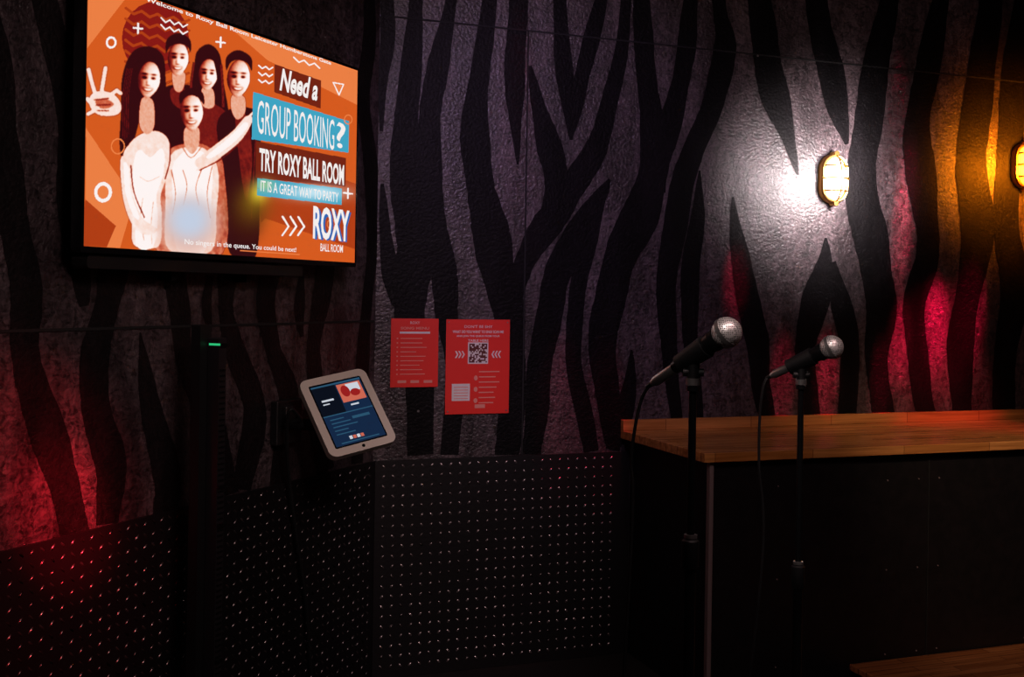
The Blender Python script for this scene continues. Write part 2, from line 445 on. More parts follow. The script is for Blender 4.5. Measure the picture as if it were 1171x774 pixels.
def ring(cx, cy, r, w_, m):
    d = np.sqrt((U-cx)**2+((V-cy)/1.15)**2); img[(d < r) & (d > r-w_)] = RGB[m]
def soft(cx, cy, rx, ry, col, k=1., p=1.):
    g = k*np.exp(-(((U-cx)/rx)**2+((V-cy)/ry)**2)**p); g = np.clip(g, 0, 1)[..., None]
    img[:] = img*(1-g)+np.array(col)*g
def blur(a, s_):
    r = int(3*s_)+1; k = np.exp(-np.arange(-r, r+1)**2/(2*s_*s_)); k /= k.sum()
    for ax in (0, 1):
        pd = [(0, 0)]*2; pd[ax] = (r, r); q = np.pad(a, pd, 'edge'); o_ = np.zeros_like(a)
        for i, kk in enumerate(k): o_ += kk*(q[i:i+a.shape[0], :] if ax == 0 else q[:, i:i+a.shape[1]])
        a = o_
    return a
rs = np.random.RandomState(3)
shp([(95,-10),(140,0),(95,60)], 'lorange'); shp([(95,150),(150,230),(135,285),(95,283)], 'lorange'); shp([(95,230),(130,260),(120,284),(90,283)], 'dorange')
shp([(250,28),(406,80),(406,120),(300,70)], 'lorange'); shp([(285,170),(406,210),(406,302),(300,295)], 'dorange'); shp([(260,294),(300,250),(406,285),(406,302)], 'orange')
shp(ell(172,48,38,42), 'red')
for k in range(7):
    y = 14+k*12; line([(138+i*9, y+i*1.5+(5 if i % 2 else 0)) for i in range(9)], 3, 'dorange')
people[0] = True
def face(cx, cy, s, turn=1, tilt=0.):
    c_, s__ = math.cos(tilt), math.sin(tilt)
    X = ((U-cx)*c_+(V-cy)*s__)/s; Y = (-(U-cx)*s__+(V-cy)*c_)/s
    wj = np.where(Y > 0, 12-4.0*np.clip(Y/20, 0, 1)**1.8, 12)
    d = (X/wj)**2+(Y/np.where(Y > 0, 19.0, 20))**2
    m_ = d < 1
    nz = np.sqrt(np.clip(1-d, 0, 1)); nx = X/12*turn; ny = Y/20
    t = .46+.28*nz+.30*nx+.02*ny
    g = lambda x, y, sx_, sy_: np.exp(-((X-x)/sx_)**2-((Y-y)/sy_)**2)
    for e_ in (-1, 1):
        t -= .18*g(e_*4.8, -3.8, 3.6, 2.4); t -= .75*g(e_*4.6, -2.4, 2.2, 1.2); t -= .6*g(e_*4.9, -6.6, 3.2, .9)
    t += .12*g(turn*.8, 0, 1.4, 5); t -= .22*g(-turn*2.0, 2.5, 1.3, 3); t -= .38*g(0, 5.4, 2.4, .8)
    t += .12*g(turn*5.5, 3, 3, 3)
    t -= .16*g(-turn*9, 4, 3, 8)
    t -= .70*np.exp(-((X)/5.4)**4-((Y-10.2+.045*X*X)/1.8)**2); t += .95*np.exp(-(X/4.2)**4-((Y-10.1+.05*X*X)/.95)**2)
    t -= .12*g(0, 14, 3, .8)
    tone[m_] = t[m_]; mask[m_] = 1; fmask[m_] = 1
# man at the back
S('dred', (170,120),(184,102),(212,100),(226,114),(228,180),(168,180))
S('red', (190,104),(206,104),(204,126),(192,120)); S('blush', (192,84),(206,86),(205,102),(199,108),(193,102))
face(198, 71, .98, 1, .05)
S('dred', (184,64),(185,48),(198,41),(211,48),(212,62),(208,56),(198,53),(188,57))
# woman at the back
S('dred', (216,82),(219,62),(232,53),(245,64),(250,96),(256,134),(242,136),(222,122),(214,134),(212,108))
S('red', (212,126),(230,118),(252,128),(264,150),(252,184),(214,174)); S('blush', (226,102),(238,104),(240,122),(232,126),(225,120))
face(232, 88, .92, 1, .08)
S('dred', (220,84),(220,64),(232,57),(237,63),(226,72),(222,82)); S('dred', (236,61),(243,70),(246,100),(243,114),(242,88))
for k in range(3): curve(.9, 'red', (217-k,74),(214-k,98),(215-k,120)); curve(.9, 'red', (246+k,76),(248+k,100),(249+k,124))
# man on the right
S('dred', (243,146),(254,128),(278,124),(292,138),(293,205),(290,292),(260,290),(256,240),(250,190))
S('red', (264,134),(274,130),(281,150),(284,190),(278,230),(270,190)); S('blush', (260,110),(274,112),(275,130),(266,138),(259,126))
face(267, 92, 1.10, 1, .06)
S('dred', (253,82),(253,67),(266,59),(281,67),(282,82),(277,74),(267,70),(258,73))
curve(1.4, 'red', (288,150),(286,200),(284,250))
# man in front: shirt with sleeves, collar and folds
S('mid', (180,196),(188,174),(206,166),(226,166),(242,176),(252,196),(252,290),(176,287))
S('skin', (186,200),(192,178),(208,170),(226,170),(240,182),(246,204),(244,240),(238,288),(190,286),(186,236))
S('white', (194,192),(206,176),(224,174),(237,188),(238,224),(232,286),(200,286),(194,222))
S('blush', (207,148),(222,148),(223,166),(215,178),(206,166)); curve(1.3, 'mid', (203,168),(214,182),(227,168))
face(214, 131, 1.08, 1, -.04)
S('dred', (201,121),(201,109),(213,103),(226,108),(228,121),(222,114),(213,111),(206,114))
for q in (((192,196),(197,222),(194,246)), ((238,192),(233,222),(237,250)), ((205,196),(210,214),(206,236)), ((226,196),(220,216),(224,236))): curve(1.3, 'mid', *q)
# arms around
S('skin', (218,186),(240,168),(262,150),(276,134),(284,138),(272,160),(252,178),(228,194)); S('white', (232,180),(256,160),(274,142),(278,146),(262,164),(240,180))
line([(276,138),(284,130)], 3, 'skin'); line([(280,142),(288,136)], 3, 'skin'); line([(230,188),(221,196)], 3, 'skin'); curve(1.4, 'red', (224,196),(250,182),(274,160))
# woman on the left
S('dred', (139,76),(150,60),(168,57),(181,68),(184,92),(184,116),(172,128),(158,134),(150,160),(140,192),(133,170),(134,130),(134,100))
S('skin', (137,182),(143,168),(156,156),(174,152),(187,160),(191,180),(186,206),(180,226),(182,252),(178,283),(150,281),(148,244),(144,214))
S('blush', (157,116),(170,118),(172,146),(164,156),(155,146))
S('white', (150,184),(156,174),(168,182),(180,172),(184,184),(181,206),(175,226),(177,252),(172,283),(154,283),(152,246),(148,212))
for q in (((156,204),(166,209),(179,203)), ((160,228),(158,250),(162,276)), ((172,232),(170,256),(171,280))): curve(1.2, 'blush', *q)
face(165, 95, 1.06, 1, .1)
S('dred', (150,90),(150,74),(164,65),(179,73),(180,86),(175,77),(165,73),(157,78),(153,88))
for k in range(4): curve(.9, 'red', (146-k*2,82),(142-k*2,116),(143-k*2,156+k*4))
S('skin', (134,184),(144,188),(148,220),(160,250),(176,262),(170,270),(152,264),(138,232)); S('white', (138,190),(143,194),(146,222),(156,250),(150,248),(141,224))
curve(1.6, 'red', (146,192),(150,222),(162,250)); curve(1.4, 'red', (190,166),(190,186),(185,206))
# raised hand
S('skin', (98,116),(106,108),(124,110),(134,122),(131,134),(112,136),(100,128)); S('mid', (106,118),(118,117),(126,123),(116,128),(107,125))
for q in ([(105,112),(100,96),(97,84)], [(112,108),(114,94),(116,82)], [(122,112),(129,107),(133,110)], [(100,122),(96,117)], [(108,128),(97,134)]): line(q, 5, 'skin')
line([(104,118),(120,116)], 1.4, 'red'); line([(106,124),(122,123)], 1.4, 'red'); line([(107,130),(120,130)], 1.2, 'red')
people[0] = False
nz1 = blur(rs.rand(NY, NX), 3.0); nz1 = (nz1-nz1.mean())/nz1.std(); nz2 = blur(rs.rand(NY, NX), 1.2); nz2 = (nz2-nz2.mean())/nz2.std()
body = np.clip((V-150)/30, 0, 1)*(1-blur(fmask, 2))
T_ = blur(tone, .8)+body*nz1*.022+nz2*.010
xs_ = [-1, .12, .24, .36, .46, .56, .66, .80, 2]
cols = np.array([(44,8,14),(52,10,15),(98,16,18),(150,38,26),(200,92,62),(228,156,126),(242,206,190),(248,238,236),(250,244,242)], float)
pc = np.stack([np.interp(T_, xs_, cols[:, c]) for c in range(3)], -1)
mk = blur(mask, .7)[..., None]
img = img*(1-mk)+pc*mk
# out-of-focus foreground head, then room-light reflections painted into the screen colours
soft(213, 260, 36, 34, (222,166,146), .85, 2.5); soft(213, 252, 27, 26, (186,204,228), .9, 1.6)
soft(278, 246, 20, 30, (60,20,10), .7, 1.5); soft(286, 234, 20, 22, (120,90,16), .75); soft(292, 222, 11, 11, (226,200,50), .8)  # dark and green-yellow flare: reflection on the TV, painted into the picture
shp([(308,74),(362,92),(362,124),(308,106)], 'brown'); shp([(284,106),(395,138),(395,174),(283,160)], 'cyan')
shp([(288,162),(392,180),(392,213),(288,204)], 'brown'); shp([(290,204),(388,215),(388,234),(290,224)], 'cyan')
soft(358, 220, 36, 9, (230,242,250), .75); soft(298, 212, 12, 8, (190,210,120), .6)  # pale and greenish reflected glow, also painted into the screen colours
ring(115,222,10,3.6,'white'); ring(122,53,6,2.2,'white'); ring(131,170,8,1.4,'lorange'); ring(394,136,5,1.2,'lorange'); ring(376,256,5,1,'lorange')
line([(376,94),(388,96),(383,108),(376,94)], 1.4, 'white')
for y in (76, 84, 92): line([(290+i*4, y+(3 if i % 2 else 0)+i*.5) for i in range(5)], 1.6, 'white')
for y in (24, 32): line([(178+i*5, y+(4 if i % 2 else 0)+i*1.2) for i in range(7)], 1.6, 'white')
line([(330+i*6, 66+(4 if i % 2 else 0)+i*1.6) for i in range(6)], 1.6, 'white')
for cx, cy in ((246,50),(395,220),(152,36)):
    line([(cx-5, cy), (cx+5, cy+1)], 2, 'white'); line([(cx, cy-5), (cx, cy+6)], 2, 'white')
for k in range(3): line([(320+k*9, 248), (327+k*9, 259), (320+k*9, 269)], 2.2, 'white')
line([(272,287),(340,291)], 1, 'lorange')
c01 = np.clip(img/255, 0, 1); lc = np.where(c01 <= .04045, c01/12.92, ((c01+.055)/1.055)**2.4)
me = bpy.data.meshes.new('screen_picture')
vv = np.stack([gx, gy, np.full_like(gx, Z)], -1).reshape(-1, 3)
idx = np.arange(NX*NY).reshape(NY, NX)
qd = np.stack([idx[:-1, :-1], idx[:-1, 1:], idx[1:, 1:], idx[1:, :-1]], -1).reshape(-1, 4)
me.vertices.add(NX*NY); me.vertices.foreach_set('co', vv.ravel())
me.loops.add(qd.size); me.loops.foreach_set('vertex_index', qd.ravel().astype(np.int32))
me.polygons.add(len(qd)); me.polygons.foreach_set('loop_start', (np.arange(len(qd))*4).astype(np.int32))
me.update(calc_edges=True); me.validate()
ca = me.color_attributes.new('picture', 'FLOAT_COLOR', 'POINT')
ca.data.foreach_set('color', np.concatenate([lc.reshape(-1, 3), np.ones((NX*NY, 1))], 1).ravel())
ms = bpy.data.materials.new('lcd_screen'); ms.use_nodes = True; bb_ = ms.node_tree.nodes['Principled BSDF']
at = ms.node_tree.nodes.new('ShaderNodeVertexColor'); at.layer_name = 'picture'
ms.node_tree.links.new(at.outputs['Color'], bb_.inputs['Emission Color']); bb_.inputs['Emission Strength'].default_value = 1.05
bb_.inputs['Base Color'].default_value = (0, 0, 0, 1); bb_.inputs['Roughness'].default_value = .4; bb_.inputs['Specular IOR Level'].default_value = .12
me.materials.append(ms)
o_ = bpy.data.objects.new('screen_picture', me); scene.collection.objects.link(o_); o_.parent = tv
E = {k: emis('screen_'+k, c) for k, c in dict(white=(244,238,236), blue=(40,100,180)).items()}
ZT = Z+.0006
def tt(s, p0, p1, m, name, dz=0, **k):
    x0, y0 = h(*p0); x1, y1 = h(*p1); text(s, x0, y0, x1, y1, ZT+dz, E[m], name, tv, **k)
tt('Welcome to Roxy Ball Room Leicester Humberstone Gate', (160,7), (373,70), 'white', 'ticker_text', bold=.02)
tt('Need a', (314,104), (358,91), 'white', 'headline_script', bold=.03, shear=.3)
tt('GROUP BOOKING', (289,153), (378,137), 'white', 'headline_text')
tt('?', (380.5,168), (391,141), 'white', 'headline_mark', bold=.01)
tt('TRY ROXY BALL ROOM', (292,196), (390,188), 'white', 'subhead_text', bold=.03)
tt('IT IS A GREAT WAY TO PARTY', (294,219), (384,220), 'white', 'strapline_text', bold=.01)
tt('ROXY', (357,274), (399,242), 'blue', 'brand_shadow', bold=.05)
tt('ROXY', (355,273), (397,240), 'white', 'brand_text', dz=.0002, bold=.03)
tt('BALL ROOM', (364,287), (390,280), 'white', 'brand_subtext', bold=.01)
tt('No singers in the queue. You could be next!', (208,282), (336,283), 'white', 'queue_text', bold=.01)

# soundbar
a0, z0 = FL.hit(88, 300, .05); a1, z1 = FL.hit(345, 312, .08)
sb = empty('soundbar', FL.M)
b = B(); b.prism(rrect(a0, a1, zB-.040, zB-.006, .012), .03, .085, M_BLACK); b.build('cabinet', sb, bevel=.006)
b = B()
for x in (a0+.35, a1-.25): b.box(x, x+.02, zB-.065, zB-.03, .003, .05, M_METALB)
b.build('bracket', sb)

# ------------------------------------------------------------------ posters
M_PW = mat('poster_white', (.75,.68,.66), .5, noise=(.68,.62,.6)); M_PD = mat('poster_dark', (.10,.015,.012), .5); M_PP = mat('poster_pink', (.75,.25,.2), .5)
M_PR = mat('poster_red', lin(226,40,30), .5, bump=.02, bscale=60)
def poster(name, u0, v0, u1, v1):
    a0, z1 = FB.hit(u0, v0); a1, z0 = FB.hit(u1, v1)
    e = empty(name, FB.M @ Matrix.Translation((a0, z0, .004)))
    w_, h_ = a1-a0, z1-z0
    b = B(); b.box(0, w_, 0, h_, 0, .002, M_PR); b.build('sheet', e)
    return e, w_, h_
def pl(b, x0, x1, y0, y1, m, z=.0025): b.flat([(x0,y0),(x1,y0),(x1,y1),(x0,y1)], z, m)
e, w_, h_ = poster('song_menu_poster', 447, 364, 500, 442)
text('SONG MENU', w_*.2, h_*.84, w_*.8, h_*.88, .0028, M_PP, 'title', e, bold=.03)
text('ROXY', w_*.4, h_*.92, w_*.6, h_*.96, .0028, M_PW, 'logo', e)
b = B()
pl(b, w_*.18, w_*.82, h_*.78, h_*.81, M_PW)
for k in range(9):
    y = h_*(.70-k*.065); pl(b, w_*.12, w_*.15, y, y+h_*.02, M_PP); pl(b, w_*.20, w_*(.5+.3*random.random()), y+h_*.004, y+h_*.016, M_PP)
for (x, y) in ((.15,.06),(.42,.06),(.7,.06)): pl(b, w_*x, w_*(x+.18), h_*y, h_*(y+.04), M_PP)
b.build('print', e)
e, w_, h_ = poster('booking_poster', 510, 365, 581, 472)
text("DON'T BE SHY", w_*.28, h_*.91, w_*.72, h_*.94, .0028, M_PW, 'line_1', e)
text('WHAT DO YOU WANT TO SING? SCAN ME', w_*.1, h_*.855, w_*.9, h_*.885, .0028, M_PW, 'line_2', e, bold=.02)
text('AND JOIN THE QUEUE FROM YOUR', w_*.16, h_*.81, w_*.84, h_*.835, .0028, M_PW, 'line_3', e, bold=.02)
text('TABLE HERE', w_*.34, h_*.765, w_*.66, h_*.79, .0028, M_PW, 'line_4', e, bold=.02)
b = B(); q = w_*.32; qx = w_*.34; qy = h_*.53
pl(b, qx, qx+q, qy, qy+q, M_PW)
for i in range(13):
    for j in range(13):
        c = (i < 4 and j > 8) or (i < 4 and j < 4) or (i > 8 and j > 8)
        edge = (i in (0, 3, 9, 12) or j in (0, 3, 9, 12) or (i in (1,2,10,11) and j in (1,2,10,11) and (i+j) % 2)) if c else random.random() < .5
        if edge: pl(b, qx+q*(.06+i*.068), qx+q*(.06+(i+1)*.068), qy+q*(.06+j*.068), qy+q*(.06+(j+1)*.068), M_PD, .003)
for sx in (0, 1):
    for k in range(3):
        x = w_*((.14+k*.05) if sx == 0 else (.74+k*.05)); y = h_*.63; d = w_*.03*(1 if sx == 0 else -1)
        b.add([(x, y+.014, .003), (x+.006, y+.014, .003), (x+.006+d, y, .003), (x+d, y, .003), (x+.006, y-.014, .003), (x, y-.014, .003)], [(3, 2, 1, 0), (5, 4, 2, 3)], M_PW)
pl(b, w_*.1, w_*.38, h_*.14, h_*.32, M_PW)
for k in range(5): pl(b, w_*.13, w_*.35, h_*(.16+k*.03), h_*(.168+k*.03), M_PP, .003)
for k in range(7): y = h_*(.44-k*.055); pl(b, w_*.52, w_*(.72+.18*random.random()), y, y+h_*.012, M_PP)
for k in range(3): b.flat(ell(w_*.47, h_*(.38-k*.12), .008, .01), .003, M_PP)
pl(b, w_*.46, w_*.62, h_*.06, h_*.10, M_PP)
for (u, v) in ((.04,.03),(.96,.03),(.04,.97),(.96,.97)): b.flat(ell(w_*u, h_*v, .003, .003, 8), .003, M_CHROME)
b.build('print', e)

# ------------------------------------------------------------------ tablet kiosk on wall arm
def basis(c, R, U):
    R = Vector(R).normalized(); U = Vector(U); U = (U-R*U.dot(R)).normalized(); n = R.cross(U)
    return Matrix(((R.x, U.x, n.x, c.x), (R.y, U.y, n.y, c.y), (R.z, U.z, n.z, c.z), (0, 0, 0, 1)))
YT = 3.65
tc_ = P(397, 472, YT)
MT = basis(tc_, (.188,.135,.040), (-.118,.13,.235))
tk = empty('tablet_kiosk', MT)
w2, h2 = .124, .148
b = B(); b.prism(rrect(-w2, w2, -h2, h2, .028, 8), -.016, .010, M_SILVER); b.build('enclosure', tk, bevel=.005)
b = B(); b.prism(rrect(-w2+.008, w2-.008, -h2+.008, h2-.008, .02, 8), -.034, -.016, M_BLACK); b.build('rear_shell', tk, bevel=.004)
S1 = emis('tablet_navy', (18,38,66), 1.); S2 = emis('tablet_white', (200,205,215)); S3 = emis('tablet_salmon', (200,100,80)); S4 = emis('tablet_black', (8,14,26)); S5 = emis('tablet_teal', (40,80,106)); S6 = emis('tablet_red', (150,30,30))
sx, sy = .092, .116
b = B(); b.flat(rrect(-sx-.005, sx+.005, -sy-.005, sy+.005, .006), .0104, M_BLACKG)
def tp(x0, x1, y0, y1, m, z=.0110): b.flat([(x0,y0),(x1,y0),(x1,y1),(x0,y1)], z, m)
tp(-sx, sx, -sy, sy, S1, .0107); tp(-sx, -.006, -.0, sy, S4, .0108)
tp(-.002, sx-.006, .034, .104, S3); tp(.03, .078, .07, .10, S2, .0112); b.flat(ell(.022, .075, .016, .022), .0113, S6); b.flat(ell(.055, .064, .018, .014), .0113, S6)
tp(-.074, -.03, .052, .059, S2); tp(-.074, -.05, .040, .044, S2); tp(-sx, sx, .108, .114, S5)
tp(-sx, sx, -.004, .0, S5)
for k in range(5): tp(-.074, -.074+.05+.02*(k % 3), -.02-k*.014, -.016-k*.014, S5)
tp(.005, .07, -.03, -.02, S5); tp(.02, .05, .018, .024, S2); tp(-.07, .07, -.110, -.106, S5)
for k in range(4): tp(-.035+k*.014, -.024+k*.014, -.10, -.088, S3 if k % 2 else S2)
b.flat(ell(.0, -.133, .006, .006, 16), .0104, M_BLACKG)
b.build('display', tk)
Mi = MT.inverted()
back_p = MT @ Vector((-.03, 0, -.035))
wl_loc = FL.loc(back_p)
b = B()
pts = [back_p, back_p+(MT.to_3x3() @ Vector((0, 0, -.05))), FL.w(wl_loc.x-.02, wl_loc.y-.02, .12), FL.w(wl_loc.x-.02, wl_loc.y-.02, .01)]
b.tube([Mi @ p for p in pts], .02, M_BLACK, 16); b.build('arm', tk, smooth=True)
def on_wall(ob): ob.matrix_parent_inverse = Mi; ob.matrix_basis = FL.M
b = B(); b.box(wl_loc.x-.09, wl_loc.x+.05, wl_loc.y-.09, wl_loc.y+.06, .001, .03, M_BLACK)
on_wall(b.build('mount_plate', tk, bevel=.005))
b = B()
a_, z_ = FL.hit(326, 474, .03)
b.box(a_-.02, a_+.03, z_-.04, z_+.03, .001, .05, M_BLACK)
on_wall(b.build('socket_box', tk, bevel=.006))
b = B()
def L3(u, v, n): a, z = FL.hit(u, v, n); return (a, z, n)
b.tube(crom([L3(345,480,.10), L3(332,468,.09), L3(328,500,.06), L3(332,560,.04), L3(340,620,.035), L3(350,690,.035), L3(356,772,.035)], 8), .006, M_BLACK, 8)
on_wall(b.build('power_cable', tk, smooth=True))

# ------------------------------------------------------------------ column speaker
a0, zt_ = FL.hit(219, 371, .13); a1, _ = FL.hit(241, 371, .16); a3, _ = FL.hit(238, 386, .165); a2, zt2 = FL.hit(259, 386, .205)
M_ARR = mat('speaker_enclosure', (.013, .012, .014), .3, bump=.04, bscale=200)
cs = empty('column_speaker', FL.M)
b = B(); b.prism([(a0,.04),(a1,.04),(a1,zt_),(a0,zt_)], .13, .163, M_BLACK); b.build('support_column', cs, bevel=.004)
b = B(); b.prism([(a3,.04),(a2,.04),(a2,zt2),(a3,zt2)], .165, .205, M_ARR); b.build('array_enclosure', cs, bevel=.004)
b = B()
for k in range(60):
    z = .34+k*(zt2-.42)/60; b.box(a3+.004, a2-.004, z, z+.006, .205, .2065, M_METALB)
b.build('grille', cs)
b = B(); b.box(a3-.0015, a2, zt2-.022, zt2-.016, .170, .2075, emis('led_green', (46,190,120), 1.))
for v in (396, 556, 600, 752):
    z = FL.hit(250, v, .18)[1]; b.box(a3+.002, a2+.004, z, z+.010, .166, .210, M_METALB)
b.build('status_led', cs)
b = B(); b.box(a0-.10, a2+.10, 0.001, .04, .03, .33, M_BLACK); b.build('base', cs, bevel=.006)

# ------------------------------------------------------------------ bar counter
bc = empty('bar_counter', FB.M)
AL, ZL, ND = 1.06, .94, .70
b = B(); b.box(AL, 5.5, ZL-.035, ZL, .002, ND, M_WOOD); b.build('worktop', bc, bevel=.003)
b = B(); b.box(AL, 5.5, ZL, ZL+.045, .002, .028, M_WOOD); b.build('upstand', bc, bevel=.002)
b = B(); b.box(AL+.045, 5.5, 0, ZL-.035, .014, ND-.04, M_PANEL); b.build('front_panel', bc)
b = B()
b.box(AL+.036, AL+.054, 0, ZL-.036, ND-.046, ND-.022, M_TRIM); b.build('corner_trim', bc, bevel=.003)
b = B()
for a in (2.1, 3.2, 4.3): b.box(a-.002, a+.002, 0, ZL-.04, ND-.041, ND-.038, M_GROOVE)
for a in (1.4, 1.9, 2.05, 2.15, 2.6, 3.1, 3.3):
    for z in (.12, .45, .8): b.tube([(a, z, ND-.041), (a, z, ND-.037)], .003, M_TRIM, 8)
b.build('panel_fixings', bc)
st = empty('wooden_stage_step', FB.M)
b = B(); b.box(1.75, 4.6, .0, .075, ND+.03, ND+1.1, M_PANEL); b.build('riser', st)
b = B(); b.box(1.73, 4.62, .075, .10, ND-.035, ND+1.12, M_FLOORW); b.build('tread', st, bevel=.004)

# ------------------------------------------------------------------ bulkhead lamps
def bulkhead(u, v, col, es):
    a, z = FB.hit(u, v)
    e = empty('caged_bulkhead_light', FB.M @ Matrix.Translation((a, z, 0)))
    def stad(w, hh, n=10):
        r = w; pts = []
        for k in range(n+1): t = math.pi*k/n; pts.append((r*math.cos(t), (hh-r)+r*math.sin(t)))
        for k in range(n+1): t = math.pi+math.pi*k/n; pts.append((r*math.cos(t), -(hh-r)+r*math.sin(t)))
        return pts
    b = B(); b.prism(stad(.070, .112), .004, .028, M_BRASS); b.build('base_plate', e, bevel=.004)
    g = mat('lamp_glass', (.9, .85, .8), .3, emit=col, es=es)
    b = B(); b.ball((0, 0, .033), (.056, .096, .029), g); b.build('glass', e, smooth=True)
    b = B()
    b.tube([(x, y, .034) for x, y in stad(.064, .105)], .006, M_BRASS, 8, closed=True)
    for y, w in ((.056, .058), (0, .066), (-.056, .058)):
        b.tube([(w*math.cos(t), y, .03+.052*math.sin(t)*(.9 if y else 1)) for t in np.linspace(0, math.pi, 14)], .0042, M_BRASS, 8)
    b.tube([(0, .105*math.cos(t), .03+.054*math.sin(t)) for t in np.linspace(0, math.pi, 18)], .0042, M_BRASS, 8)
    for y in (.112, -.112): b.tube([(0, y, .005), (0, y, .045)], .012, M_BRASS, 10)
    b.build('guard_cage', e, smooth=True)
    return a, z
def light(kind, name, loc, power, col, size=.1, target=None, angle=30, blend=.5):
    d = bpy.data.lights.new(name, kind); d.energy = power; d.color = col
    if kind == 'AREA': d.size = size
    else: d.shadow_soft_size = size
    if kind == 'SPOT': d.spot_size = math.radians(angle); d.spot_blend = blend
    o = bpy.data.objects.new(name, d); scene.collection.objects.link(o); o.location = loc
    if target is not None: o.rotation_euler = (Vector(target)-Vector(loc)).to_track_quat('-Z', 'Y').to_euler()
    return o
a, z = bulkhead(950, 205, (1, .92, .82), 7)
light('SPOT', 'bulkhead_glow', FB.w(a+.03, z, .26), 36, (1, .86, .84), .05, FB.w(a+.02, z, 0), 150, 1)
light('SPOT', 'bulkhead_glow', FB.w(a, z+.03, .75), 62, (1, .84, .88), .06, FB.w(a, z, 0), 84, 1)
a, z = bulkhead(1168, 190, (1, .30, .02), 3)
light('SPOT', 'amber_glow', FB.w(a-.02, z, .26), 60, (1, .22, .004), .05, FB.w(a-.02, z, 0), 150, 1)
light('SPOT', 'amber_glow', FB.w(a, z, .75), 90, (1, .22, .004), .06, FB.w(a, z, 0), 80, 1)

# ------------------------------------------------------------------ microphones
def grille_mat():
    m = mat('mic_grille', (.62, .60, .58), .4, .7)
    nt = m.node_tree; b_ = nt.nodes['Principled BSDF']; tc = nt.nodes.new('ShaderNodeTexCoord')
    v = nt.nodes.new('ShaderNodeTexVoronoi'); v.inputs['Scale'].default_value = 300; v.inputs['Randomness'].default_value = .2; nt.links.new(tc.outputs['Object'], v.inputs['Vector'])
    r = nt.nodes.new('ShaderNodeValToRGB'); r.color_ramp.elements[0].color = (.05,.05,.05,1); r.color_ramp.elements[0].position = .25
    r.color_ramp.elements[1].color = (.9,.84,.82,1); r.color_ramp.elements[1].position = .5
    nt.links.new(v.outputs['Distance'], r.inputs['Fac']); nt.links.new(r.outputs['Color'], b_.inputs['Base Color'])
    bp = nt.nodes.new('ShaderNodeBump'); bp.inputs['Distance'].default_value = .0006; bp.inputs['Strength'].default_value = .6; nt.links.new(v.outputs['Distance'], bp.inputs['Height']); nt.links.new(bp.outputs['Normal'], b_.inputs['Normal'])
    return m
M_GRILLE = grille_mat()
def micstand(head, tail, stand, clutch_v, Yh, Yt, cable):
    ph = P(*head, Yh); pt = P(*tail, Yt)
    ax = (ph-pt).normalized()
    k = (stand[0]-tail[0])/(head[0]-tail[0]); pa = pt+(ph-pt)*k
    base = Vector((pa.x, pa.y, 0))
    e = empty('microphone_stand', Matrix.Translation(base))
    o = -base
    L = (ph-pt).length
    b = B()
    b.ball(ph+o, .0262, M_GRILLE, 28, 18)
    b.tube([ph+o-ax*.004, ph+o+ax*.004], .0272, M_CHROME, 28)
    b.build('microphone_grille', e, smooth=True)
    b = B()
    q = [(.020,.0195),(.030,.0195),(.034,.0185),(.050,.0170),(.100,.0140),(.150,.0115),(.153,.0105)]
    sc = (L-.03)/.153*.82
    b.tube([ph+o-ax*(d if d < .034 else d*sc) for d, r in q], [r for d, r in q], M_METALB, 24)
    e_ = ph-ax*(.153*sc)
    b.tube([e_+o, pt+o+ax*.012, pt+o], [.0095, .0095, .005], M_CHROME, 16)
    b.tube([pt+o+ax*.002, pt+o-ax*.012], [.0055, .0035], M_BLACK, 12)
    b.build('microphone_body', e, smooth=True)
    b = B()
    b.tube([pa+o-ax*.032, pa+o+ax*.030], [.0175, .0205], M_BLACK, 20)
    b.tube([pa+o+Vector((0,0,-.012)), pa+o+Vector((0,0,-.040))], [.012, .010], M_BLACK, 14)
    b.tube([pa+o+Vector((-.018,0,-.030)), pa+o+Vector((.018,0,-.030))], .007, M_BLACK, 12)
    b.tube([pa+o+Vector((0,0,-.040)), pa+o+Vector((0,0,-.052))], .0125, M_CHROME, 16)
    b.build('clip', e, smooth=True)
    top = pa.z-.05
    zc = P(stand[0], clutch_v, pa.y).z
    b = B()
    b.tube([(0,0,zc), (0,0,top)], .0068, M_METALB, 14)
    b.tube([(0,0,top-.012), (0,0,top-.004)], .011, M_METALB, 14)
    b.tube([(0,0,.03), (0,0,zc)], .0105, M_METALB, 16)
    b.tube([(0,0,zc-.035), (0,0,zc-.03), (0,0,zc+.015), (0,0,zc+.02)], [.012,.015,.015,.009], M_BLACK, 18)
    b.tube([(0,0,zc+.02), (0,0,zc+.026)], .0115, M_CHROME, 18)
    b.tube([(0,0,0), (0,0,.006), (0,0,.014), (0,0,.022), (0,0,.045)], [.135,.135,.12,.03,.014], M_METALB, 40)
    b.build('stand', e, smooth=True)
    b = B(); cp = [pt+o-ax*.008]
    for (u, v, y) in cable: cp.append(P(u, v, y)+o)
    cp += [Vector((-.13, .02, .30)), Vector((-.11, .0, .05)), Vector((-.16, -.05, .006)), Vector((-.3, .12, .006)), Vector((-.2, .3, .006))]
    b.tube(crom(cp, 8), .0032, M_BLACK, 8); b.build('microphone_cable', e, smooth=True)
micstand((831,380), (745,439), (794,425), 628, 1.86, 1.96, [(733,458,1.97),(726,490,1.97),(722,530,1.97),(722,620,1.96)])
micstand((951,397), (881,430), (917,440), 655, 2.42, 2.50, [(873,442,2.50),(869,475,2.50),(868,530,2.50),(872,640,2.50)])

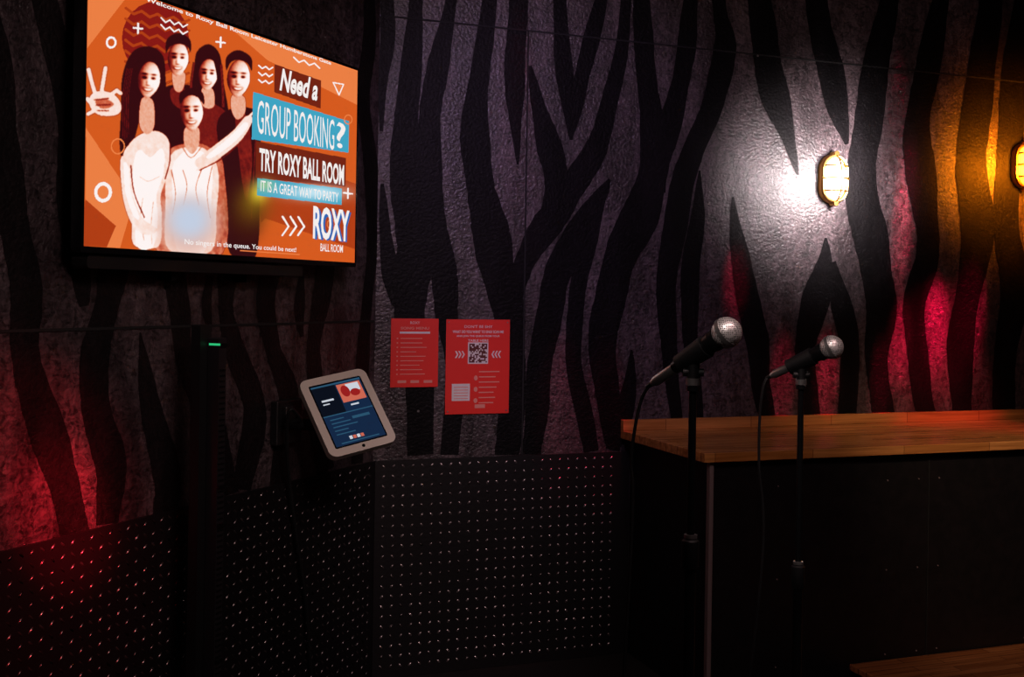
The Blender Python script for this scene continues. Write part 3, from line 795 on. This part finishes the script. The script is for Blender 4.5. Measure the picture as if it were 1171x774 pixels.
# ------------------------------------------------------------------ lighting
w = bpy.data.worlds.new('world'); scene.world = w; w.use_nodes = True
w.node_tree.nodes['Background'].inputs[0].default_value = (.02, .015, .03, 1); w.node_tree.nodes['Background'].inputs[1].default_value = .2
light('AREA', 'ceiling_wash', (1.0, 1.2, 3.2), 30, (1, .68, .66), 1.2, FB.w(1.2, 1.6))
light('SPOT', 'purple_wash', (.4, 1.8, 3.1), 115, (.70, .46, 1), .2, FB.w(.75, 1.95), 44, 1)
light('SPOT', 'left_wash', (.7, .6, 2.9), 60, (1, .70, .66), .2, FL.w(-.9, 1.25), 46, 1)  # added fill with no visible fixture, lifts the left wall and column
light('SPOT', 'warm_spot', (2.2, 2.0, 3.1), 175, (1, .70, .48), .1, FB.w(2.4, .90, .62), 28, 1)
light('SPOT', 'mic_spot', (-.6, .3, 3.1), 120, (1, .85, .8), .08, (.75, 2.1, 1.35), 20, .9)
light('SPOT', 'tablet_spot', (.6, 1.6, 3.0), 24, (1, .84, .72), .08, tc_, 16, .9)
light('SPOT', 'poster_spot', (.3, 2.2, 3.1), 20, (1, .8, .75), .08, FB.w(.32, 1.3), 22, 1)
def red(u, v, src, pw, ang, fr=FB, col=(1, .006, .06), bl=1):
    a, z = fr.hit(u, v); light('SPOT', 'red_beam', src, pw, col, .02, fr.w(a, z), ang, bl)
def streak(u, v, pw, ang, dn=.75):
    a, z = FB.hit(u, v); light('SPOT', 'red_beam', FB.w(a+.06, 3.2, dn), pw, (1, .004, .07), .02, FB.w(a, z), ang, 1)
streak(1030, 390, 1500, 5); streak(1068, 370, 2200, 6); streak(1008, 430, 1500, 4); streak(1110, 350, 800, 7); streak(945, 430, 1000, 4.5); streak(842, 320, 800, 5); streak(895, 430, 500, 4.5)
streak(1038, 215, 500, 8, .34); streak(1030, 260, 500, 6, .34)
light('SPOT', 'red_beam', FB.w(FB.hit(1028, 60)[0], 3.2, .12), 30, (1, .004, .07), .02, FB.w(FB.hit(1028, 60)[0], 1.9, .0), 14, 1)
light('SPOT', 'red_beam', FB.w(FB.hit(594, 60)[0], 3.2, .10), 14, (1, .004, .07), .02, FB.w(FB.hit(594, 60)[0], 2.1, .0), 12, 1)
streak(640, 470, 150, 7); streak(690, 480, 150, 7)
red(1070, 390, (3.6, 2.2, 2.6), 700, 10); red(1080, 470, (3.6, 2.2, 2.6), 300, 12)
red(70, 588, (.3, .9, 2.9), 1700, 7, FL, (1, .008, .03)); red(58, 545, (.3, .9, 2.9), 420, 11, FL, (1, .01, .03)); red(20, 600, (.3, .9, 2.6), 200, 20, FL, (1, .015, .03))
light('SPOT', 'plate_spot', (1.4, 1.6, 3.0), 85, (1, .74, .78), .05, FB.w(.35, .5), 24, 1)

# ------------------------------------------------------------------ camera
cd = bpy.data.cameras.new('camera'); cd.sensor_fit = 'HORIZONTAL'; cd.sensor_width = 36; cd.lens = 36*F/1171
cd.shift_y = -(387-CY)/1171; cd.clip_start = .05
co = bpy.data.objects.new('camera', cd); scene.collection.objects.link(co)
co.matrix_world = Matrix.Translation(CAM) @ Matrix.Rotation(math.radians(90), 4, 'X') @ Matrix.Rotation(ROLL, 4, 'Z')
scene.camera = co
